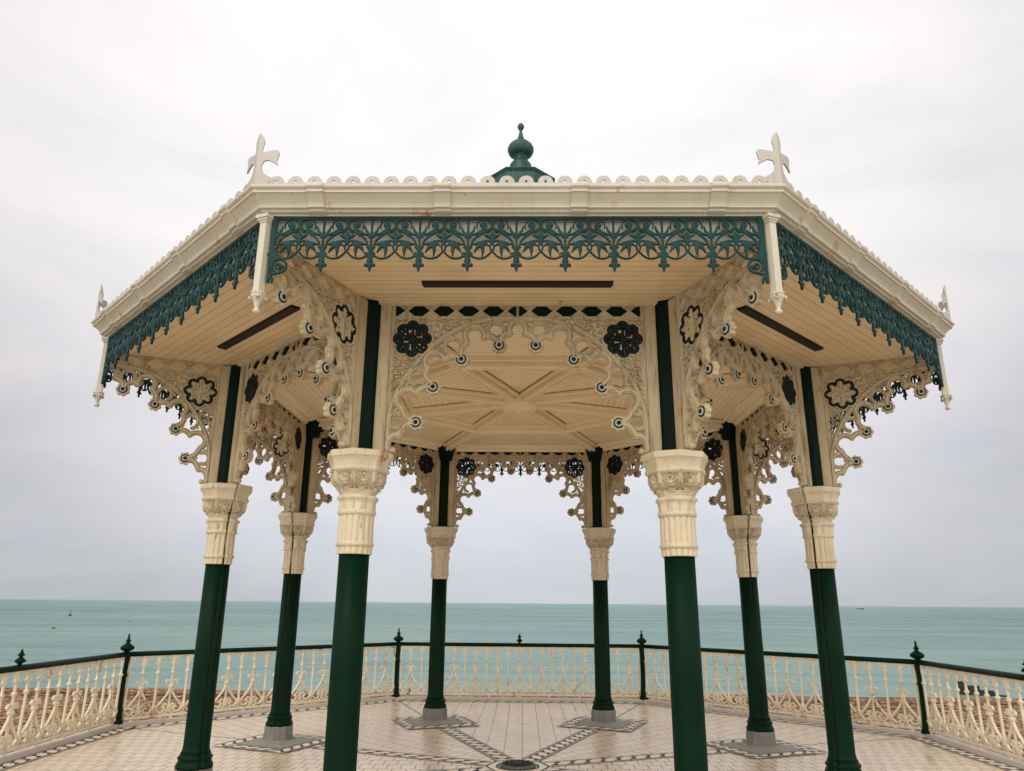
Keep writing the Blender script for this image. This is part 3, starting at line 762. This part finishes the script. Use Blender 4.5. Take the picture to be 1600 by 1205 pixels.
def drop_post_mesh():
    mb = MB(); mb.box(-.027, .027, -.027, .027, 3.705, 4.25)
    for w, z0, z1 in ((.034, 4.222, 4.236), (.042, 4.236, 4.252), (.052, 4.252, 4.277)): mb.box(-w, w, -w, w, z0, z1)
    for sgx, sgy in ((1, 0), (-1, 0), (0, 1), (0, -1)):      # sunk faces: thin raised edge strips
        pass
    mb.lathe([(.033, 3.706), (.052, 3.698), (.053, 3.690), (.046, 3.684), (.050, 3.676), (.047, 3.666), (.036, 3.650), (.026, 3.630)], 8, rot=PI/8, smooth=False)
    for i in range(4):
        a = i*PI/2+PI/4; mb.tube([(.046*math.cos(a), .046*math.sin(a), 3.678), (.053*math.cos(a), .053*math.sin(a), 3.658), (.046*math.cos(a), .046*math.sin(a), 3.643)], [.010, .013, .006], 8)
    mb.lathe([(.026, 3.645), (.022, 3.62), (.015, 3.598), (.013, 3.588), (.019, 3.583), (.024, 3.575), (.025, 3.566), (.020, 3.556), (.010, 3.551), (.001, 3.550)], 16)
    return mb.mesh('drop_post', [M['white_cream']])
me_dp = drop_post_mesh()
st_ = MB(); st_.box(-.745, .745, -.040, .040, 4.108, 4.127); st_.box(-.755, .755, -.048, .048, 4.120, 4.1285); me_ls = st_.mesh('light_strip', [M['conduit']])
PAP = RP*C8
for k in range(8):
    rz = side_rot(k); nx_, ny_ = math.sin(rz), -math.cos(rz)
    place('frieze', me_fr, BS, (nx_*PAP, ny_*PAP, 0), rz)
    g = place('gutter', me_gu, BS, (0, 0, 0), rz); place('fascia_board', me_fb, BS, (0, 0, 0), rz)
    place('crest', me_cr, BS, (nx_*4.352, ny_*4.352, 0), rz)
    place('light_strip', me_ls, BS, (nx_*3.44, ny_*3.44, 0), rz)
    x, y = vp(4.722, k); place('corner_finial', me_cf, BS, (x, y, 4.440), ang(k))
    x, y = vp(RP, k); place('drop_post', me_dp, BS, (x, y, 0), ang(k))

# soffit and ceiling boards (one sheet each side, boards parallel to the side)
def board_sheet(name, a0, a1, z, mat, th=.02):
    mb = MB(); uvs = []
    for j in range(8):
        rz = side_rot(j); c, s = math.cos(rz), math.sin(rz)
        L = [(-a0*T8, -a0), (a0*T8, -a0), (a1*T8, -a1), (-a1*T8, -a1)] if a0 > 0 else [(0, 0), (a1*T8, -a1), (-a1*T8, -a1)]
        vs = [(x*c-y*s, x*s+y*c, z) for x, y in L]; mb.add(vs, [tuple(range(len(vs)))]); uvs += [v for x, y in L for v in (x, -y)]
    nb = len(mb.f)
    for j in range(8):
        rz = side_rot(j); c, s = math.cos(rz), math.sin(rz)
        L = [(-a0*T8, -a0), (a0*T8, -a0), (a1*T8, -a1), (-a1*T8, -a1)] if a0 > 0 else [(0, 0), (a1*T8, -a1), (-a1*T8, -a1)]
        vs = [(x*c-y*s, x*s+y*c, z+th) for x, y in L]; mb.add(vs, [tuple(range(len(vs)))[::-1]]); uvs += [0]*(2*len(L))
    me = mb.mesh(name, [mat]); uv = me.uv_layers.new(name='UVMap'); uv.data.foreach_set('uv', uvs); return me
place('eaves_soffit', board_sheet('eaves_soffit', AP+.02, 4.15, ZC, M['soffit']), BS)
ceil = place('ceiling', board_sheet('ceiling', 0, AP-.02, ZC+.01, M['ceiling']), BS)
def strip_prof(mb, p, q, prof, m=0):
    """moulded rib from p to q under the ceiling; prof = [(half width, depth)]"""
    P = Vector(p); Q = Vector(q); d = (Q-P).normalized(); n = Vector((-d.y, d.x, 0))
    pr = [(-w, dz) for w, dz in prof]+[(w, dz) for w, dz in prof[::-1]]
    vs = [B+n*w+Vector((0, 0, -dz)) for B in (P, Q) for w, dz in pr]; k = len(pr)
    mb.add(vs, [(i, i+1, k+i+1, k+i) for i in range(k-1)]+[tuple(range(k))[::-1], tuple(range(k, 2*k))], m)
RIB = [(w*.66, d) for w, d in [(.132, 0), (.132, .036), (.122, .046), (.100, .046), (.094, .010), (.078, .010), (.074, .050), (.070, .094), (.056, .106), (.036, .106), (.032, .086), (.012, .086)]]
for k in range(8):
    mb = MB(); a = ang(k); u = (math.cos(a), math.sin(a))
    strip_prof(mb, (.12*u[0], .12*u[1], ZC+.008), ((R-.15)*u[0], (R-.15)*u[1], ZC+.008), RIB)
    strip_prof(mb, (.2*u[0], .2*u[1], ZC+.009), ((R-.16)*u[0], (R-.16)*u[1], ZC+.009), [(.098, 0), (.098, .004)], 1)  # dark strips beside the rib, standing in for its shadow gaps
    place('ceiling_rib', mb.mesh('ceiling_rib', [M['rib'], M['joint_and_shade']]), ceil)
rg = MB(); prof = [(1.605, 4.137), (1.605, 4.100), (1.585, 4.092), (1.575, 4.125), (1.56, 4.125), (1.553, 4.050), (1.54, 4.036), (1.515, 4.036), (1.51, 4.052), (1.49, 4.052), (1.485, 4.036), (1.46, 4.036), (1.447, 4.050), (1.44, 4.125), (1.425, 4.125), (1.415, 4.092), (1.395, 4.100), (1.395, 4.137)]
rgm = MB(); rgm.sweep(prof, 0); rgm.sweep([(1.613, 4.138), (1.613, 4.1345), (1.387, 4.1345), (1.387, 4.138)], 1); me_rg = rgm.mesh('ring_beam', [M['rib'], M['joint_and_shade']])  # second sweep is a wider dark sheet: the beam's shadow gap as colour
cm = MB(); cm.sweep([(3.00, 4.137), (3.00, 4.06), (2.97, 4.055), (2.94, 4.062), (2.93, 4.085), (2.86, 4.095), (2.85, 4.110), (2.80, 4.118), (2.79, 4.137)], 0); me_cm = cm.mesh('cornice_moulding', [M['rib']])
om = MB(); om.sweep([(3.09, 4.128), (3.09, 4.112), (3.06, 4.102), (3.03, 4.102), (3.03, 4.128)], 0); me_om = om.mesh('outer_moulding', [M['cream']])
for k in range(8):
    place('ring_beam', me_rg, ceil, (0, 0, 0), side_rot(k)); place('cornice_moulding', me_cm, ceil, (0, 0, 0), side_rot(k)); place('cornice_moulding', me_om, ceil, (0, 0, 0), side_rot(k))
bo = MB(); bo.lathe([(.225, 4.135), (.225, 4.012), (.215, 4.000), (.195, 3.996), (.185, 4.006), (.175, 4.006), (.160, 3.992), (.06, 3.986), (.035, 3.984), (.03, 3.965), (.022, 3.950), (.001, 3.945)], 48)
place('ceiling_boss', bo.mesh('ceiling_boss', [M['rib']]), ceil)
# roof and lantern cap (roof stays below the eaves sight line)
rf = MB(); n8 = [(4.36, 4.436), (4.2, 4.45), (3.6, 4.64), (3.0, 4.96), (2.5, 5.32), (2.0, 5.70), (1.4, 6.15), (.8, 6.58), (.46, 6.88)]
rf.lathe([(a/C8, z) for a, z in n8], 8, rot=PI/8, smooth=False)
roof = place('roof', rf.mesh('roof', [M['copper']]), BS)
lc = MB(); lc.lathe([(.44, 6.86), (.47, 6.90), (.47, 7.08), (.50, 7.12), (.49, 7.135), (.300, 7.225), (.285, 7.245), (.12, 7.27)], 8, rot=PI/8, smooth=False)
place('lantern_cap', lc.mesh('lantern_cap', [M['copper']]), roof)
fi = MB(); fi.lathe([(.175, 7.26), (.170, 7.33), (.150, 7.41), (.148, 7.445), (.132, 7.467), (.110, 7.495), (.088, 7.525), (.084, 7.545), (.090, 7.562), (.080, 7.570), (.120, 7.585), (.160, 7.625), (.181, 7.680), (.181, 7.700), (.165, 7.745), (.130, 7.785), (.085, 7.812), (.060, 7.826), (.048, 7.87), (.030, 7.93), (.020, 7.985), (.018, 8.005), (.030, 8.018), (.043, 8.040), (.047, 8.060), (.043, 8.085), (.028, 8.108), (.001, 8.118)], 32)
place('roof_finial', fi.mesh('roof_finial', [M['copper']]), roof)

# ------------------------------------------------------------------ terrace railing
RL = empty('railing'); tag(RL, 'long cream cast iron railing with dark green handrail and posts round the terrace edge', 'railing')
def corner_post_mesh():
    mb = MB(); flu = lambda a, z: 1+.0*z
    mb.lathe([(.085, .038), (.085, .06), (.078, .07), (.070, .09), (.060, .12), (.056, .15), (.055, .22), (.047, .26), (.044, .45), (.044, .655), (.054, .662), (.057, .672), (.053, .684), (.044, .69), (.046, .80), (.052, .90), (.054, .985)], 24)
    return mb.mesh('railing_post', [M['green']])
def ball_mesh(small):
    mb = MB(); z0 = .975; q = .62 if small else 1
    P = [(.040, 0), (.030, .012), (.036, .022), (.060, .032), (.078, .048), (.082, .066), (.074, .086), (.052, .104), (.034, .118), (.022, .132), (.020, .146), (.034, .152), (.036, .158), (.024, .170), (.014, .190), (.010, .215), (.014, .225), (.008, .245), (.001, .262)]
    if small: P = [(.026, 0), (.020, .02), (.028, .03), (.052, .044), (.054, .056), (.036, .074), (.018, .092), (.016, .102), (.036, .112), (.034, .12), (.018, .134), (.012, .16), (.001, .182)]
    mb.lathe([(r_*(1.08 if small else 1.14), z*1.02+z0) for r_, z in P], 64, mod=lambda a, z: 1-.13*(1-abs(math.sin(a*5)))**1.5 if 1.0 < z < 1.085 else 1)
    return mb.mesh('post_finial', [M['green']])
me_cp, me_bl, me_bs = corner_post_mesh(), ball_mesh(False), ball_mesh(True)
def baluster_mesh(head):
    mb = MB(); r = Relief(-.235, .235, .10, .93, .0046) if head else Relief(-.07, .07, .10, .93, .0046)
    tub = [(.014, .22), (.0175, .30), (.0165, .60), (.0185, .665), (.029, .674), (.031, .686), (.028, .698), (.015, .704), (.017, .72), (.014, .76), (.017, .80), (.021, .86), (.018, .905)]
    if not head: tub = [(.016, .12), (.020, .18), (.030, .20), (.030, .212), (.018, .22)]+[(.019, .26), (.0165, .45)]+tub[2:]
    else: tub = [(.017, .12), (.016, .22), (.015, .46), (.036, .468), (.041, .485), (.037, .502), (.018, .508), (.015, .54)]+tub[3:]
    mb.lathe(tub, 12)
    if head:
        for sg in (-1, 1):
            r.stroke(spline([(sg*.010, .465), (sg*.030, .40), (sg*.085, .315), (sg*.145, .245), (sg*.165, .215)], 6), .033, .028, .015, 'round')
            r.stroke(spline([(sg*.012, .505), (sg*.030, .560), (sg*.060, .572), (sg*.082, .548), (sg*.072, .528)], 6), .030, .022, .015, 'round')
            r.disk(sg*.070, .534, .017, .014, 'round')
            r.stroke(spline([(sg*.010, .165), (sg*.020, .215), (sg*.048, .248), (sg*.080, .232), (sg*.082, .198), (sg*.060, .190)], 6), .026, .020, .013, 'round')
            r.disk(sg*.062, .205, .014, .014, 'round')
        r.build(mb, .003)
    return mb.mesh('baluster', [M['rail_cream']])
me_bh, me_bf = baluster_mesh(True), baluster_mesh(False)
def rail_band_mesh(hl, d, n):
    """top arcade, bottom scrolls and bottom rail for one whole side"""
    r = Relief(-hl, hl, .07, .93, .0055)
    for i in range(-n, n+1):
        x = i*d
        for sg in (-1, 1):
            if abs(x+sg*d) > n*d+.01 and abs(i) == n: continue
        r.stroke([(x, .79), (x, .915)], .036, .075, .009, 'round')
        if i < n:
            r.stroke(arc(x+d/2, .822, d/2-.020, -18, 198, 18), .024, .024, .009, 'round')
            for sg in (-1, 1):
                r.stroke([(x+d/2+sg*(d/2-.02), .815), (x+d/2+sg*.046, .805), (x+d/2+sg*.036, .818)], .012, .008, .007, 'round')
        foot = (i % 2 != 0)
        for sg in (-1, 1):
            if foot:
                r.stroke(spline([(x+sg*.010, .245), (x+sg*.022, .205), (x+sg*.048, .160), (x+sg*.090, .138), (x+sg*.130, .150), (x+sg*.148, .185), (x+sg*.132, .215), (x+sg*.110, .205)], 6), .032, .022, .013, 'round')
                r.stroke([(x, .13), (x+sg*.040, .12)], .022, .012, .006, 'round')
            else:
                r.stroke([(x, .17), (x+sg*.045, .118)], .030, .014, .008, 'round')
                r.stroke(arc(x+sg*.052, .150, .030, 0, 360, 14), .014, .014, .009, 'round')
    r.stroke([(-hl, .915), (hl, .915)], .018, .018, .006, 'flat')
    r.stroke([(-n*d-.04, .094), (n*d+.04, .094)], .040, .040, .014, 'flat')
    r.D = np.maximum(r.D, np.abs(r.X)-hl+.055)
    mb = MB(); r.build(mb, .0045)
    nb = int(hl/.55)
    for i in range(-nb, nb+1): mb.box(i*.55-.02, i*.55+.02, -.014, .014, .038, .08)
    return mb.mesh('railing_panel', [M['rail_cream']])
for j in (1, 2, 3, 4, 5):
    a, b_ = Vector((*CORN[j], 0)), Vector((*CORN[(j+1) % 8], 0)); mid = (a+b_)/2; dv = b_-a; hl = dv.length/2; d = hl/11.25; n = 10
    rz = math.atan2(dv.y, dv.x)+PI        # outward = local -Y flipped so panels read from inside
    pn = place('railing_panel', rail_band_mesh(hl, d, n+1), RL, mid, rz)
    for i in range(-n, n+1):
        place('baluster', me_bh if i % 2 == 0 else me_bf, pn, (i*d, 0, 0), 0, d/.205)
    for sg in (-1, 1): place('baluster', me_bf, pn, (sg*(n+1)*d-sg*.02, 0, 0))
    h = MB(); h.tube([(-hl, 0, .953), (0, 0, .953), (hl, 0, .953)], .034, 16); h.box(-hl, hl, -.022, .022, .922, .93)
    hr = place('handrail', h.mesh('handrail', [M['green']]), RL, mid, rz); place('finial', me_bs, hr)
    sp = MB(); sp.lathe([(.022, 0), (.020, .03), (.011, .05), (.011, .11)], 12); place('foot', sp.mesh('foot', [M['green']]), hr, (0, 0, 0))
    # kerb (part of the ground)
    k = MB(); e = hl+.035; k.poly([(-e, -.06), (e, -.06), (e, .075), (-e, .075)], .0, .045)
    tag(place('kerb', k.mesh('kerb', [M['kerb']]), None, mid, rz), kind='structure')
for j in (1, 2, 3, 4, 5, 6):
    p = place('railing_post', me_cp, RL, (*CORN[j], 0)); place('finial', me_bl, p)

# ------------------------------------------------------------------ out at sea and on the beach
def buoy(name, x, y, h, tilt, label, mast):
    o = empty(name, (x, y, -3.0)); tag(o, label, 'buoy', 'buoys floating off the beach')
    mb = MB(); mb.lathe([(.05*h, -.2*h), (.38*h, -.08*h), (.42*h, .08*h), (.32*h, .25*h), (.12*h, .34*h), (.05*h, .36*h)], 20); place('float', mb.mesh('buoy_float', [M['timber']]), o)
    if mast:
        q = MB(); q.tube([(0, 0, .3*h), (.12*h, 0, 1.1*h)], [.10*h, .04*h], 8); q.lathe([(.02*h, 1.05*h), (.12*h, 1.1*h), (.02*h, 1.3*h)], 10, c=(.13*h, 0)); place('mast', q.mesh('buoy_mast', [simple('faded_red_paint', (.25, .05, .02), (.15, .04, .02), 3)]), o)
buoy('buoy', -136.5, 221, 1.25, 0, 'tall leaning buoy with reddish mast, farthest out on the left', True)
buoy('buoy', -78.6, 119.5, .62, 0, 'small dark round buoy low on the water, leftmost of the three', False)
buoy('buoy', -89.2, 165, .50, 0, 'tiny dark buoy right of the leaning red one', False)
bt = empty('boat', (498, 1131, -3.0), .1); tag(bt, 'tiny dark boat low on the sea near the horizon on the right', 'boat')
mb = MB(); L = 5.5
hull = []
for x, w in ((-1, .3), (-.8, .62), (0, .8), (.6, .6), (1, .03)):
    hull += [(x*L, -w*1.5, 1.0+.25*max(0, x)), (x*L*.9, -w*.8, -.3), (x*L*.9, w*.8, -.3), (x*L, w*1.5, 1.0+.25*max(0, x))]
mb.add(hull, [(j*4+i, j*4+i+1, j*4+5+i, j*4+4+i) for j in range(4) for i in range(3)]+[(j*4, j*4+4, j*4+7, j*4+3) for j in range(4)]+[(0, 3, 2, 1)])
place('hull', mb.mesh('boat_hull', [M['timber']]), bt)
mb = MB(); mb.box(-2.6, .2, -.8, .8, 1.0, 2.2); mb.box(-2.9, .5, -.95, .95, 2.2, 2.35); place('cabin', mb.mesh('boat_cabin', [M['white_cream']]), bt)
gr = empty('groyne', (25.5, 35.25, -3.0), math.atan2(-.9, 1.6)); tag(gr, 'low black timber groyne at the water edge beyond the right hand railing', 'groyne')
mb = MB(); n = 5
for i in range(n):      # stacked boards, stepped down to the right
    mb.box(-1.3, 1.7-i*.62, -.09, .09, -.3+i*.20, -.3+i*.20+.19)
place('boarding', mb.mesh('groyne_boarding', [M['timber']]), gr)
for i in range(3):
    mb = MB(); mb.box(-.07, .07, -.17, -.095, -.4, .66-i*.2); place('pile', mb.mesh('groyne_pile', [M['timber']]), gr, (-1.1+i*.8, 0, 0))

# ------------------------------------------------------------------ world, sun, camera
w = bpy.data.worlds.new('World'); sc.world = w; w.use_nodes = True; nt = w.node_tree; nt.nodes.clear()
out = N(nt, 'ShaderNodeOutputWorld'); bg = N(nt, 'ShaderNodeBackground'); nt.links.new(bg.outputs[0], out.inputs[0]); bg.inputs[1].default_value = .1
SUN_EL, SUN_AZ = math.radians(48), math.radians(205)     # azimuth measured clockwise from +Y: behind the camera, to the left
sky = N(nt, 'ShaderNodeTexSky', sky_type='NISHITA'); sky.sun_disc = False; sky.sun_elevation = SUN_EL; sky.sun_rotation = SUN_AZ; sky.dust_density = 3
g = N(nt, 'ShaderNodeTexCoord').outputs['Generated']; sp = N(nt, 'ShaderNodeSeparateXYZ'); nt.links.new(g, sp.inputs[0])
el = ramp(nt, sp.outputs[2], [(0, (5.6, 5.95, 6.3)), (.08, (5.95, 6.2, 6.65)), (.25, (6.7, 6.5, 6.65)), (.45, (7.4, 7.22, 7.2)), (.68, (7.3, 7.15, 7.1)), (1, (6.6, 6.6, 6.7))])
dot = N(nt, 'ShaderNodeVectorMath', operation='DOT_PRODUCT'); nt.links.new(g, dot.inputs[0])
gd = Vector((-.01, math.cos(math.radians(38)), math.sin(math.radians(38)))); dot.inputs[1].default_value = gd
dm = N(nt, 'ShaderNodeMapRange'); nt.links.new(dot.outputs['Value'], dm.inputs[0]); dm.inputs[1].default_value = -1; dm.inputs[2].default_value = 1
glow = ramp(nt, dm.outputs[0], [(0, (2.1, 2.03, 1.87)), (.4, (1.82, 1.76, 1.64)), (.66, (.86, .84, .83)), (.78, (.62, .61, .61)), (.865, (.71, .695, .695)), (.90, (.865, .85, .85)), (.955, (.98, .97, .97)), (1, (1.08, 1.06, 1.06))])
c = mix(nt, 1.0, el, glow, 'MULTIPLY')
mp = N(nt, 'ShaderNodeMapping'); mp.inputs['Scale'].default_value = (1.2, 1.2, 3.2); nt.links.new(g, mp.inputs[0])
cl = ramp(nt, noise(nt, mp.outputs[0], 1.9, 6, .55, .6), [(.32, (.86, .885, .91)), (.5, (.97, .97, .97)), (.68, (1.07, 1.04, 1.04))])
c = mix(nt, 1.0, c, cl, 'MULTIPLY')
c = mix(nt, .05, c, sky.outputs[0])
nt.links.new(c, bg.inputs[0])
sl = bpy.data.lights.new('Sun', 'SUN'); sl.energy = .6; sl.angle = math.radians(18); sl.color = (1, .95, .87)
so = bpy.data.objects.new('Sun', sl); link(so)
sd = Vector((math.sin(SUN_AZ)*math.cos(SUN_EL), math.cos(SUN_AZ)*math.cos(SUN_EL), math.sin(SUN_EL)))
so.rotation_euler = sd.to_track_quat('Z', 'Y').to_euler()

cam = bpy.data.cameras.new('Camera'); co = bpy.data.objects.new('Camera', cam); link(co); sc.camera = co
yaw, pitch, roll = .0169, .2882, .0081
F = Vector((-math.sin(yaw)*math.cos(pitch), math.cos(yaw)*math.cos(pitch), math.sin(pitch))); Rt = Vector((math.cos(yaw), math.sin(yaw), 0)); U = Rt.cross(F)
R2 = Rt*math.cos(roll)+U*math.sin(roll); U2 = -Rt*math.sin(roll)+U*math.cos(roll)
m = Matrix((R2, U2, -F)).transposed().to_4x4(); m.translation = Vector((.0546, -8.7822, 1.7)); co.matrix_world = m
cam.sensor_width = 36; cam.lens = 36*1146.54/1600; cam.clip_start = .1; cam.clip_end = 30000
sc.view_settings.view_transform = 'Standard'; sc.view_settings.look = 'None'; sc.view_settings.gamma = 1; sc.view_settings.exposure = .50
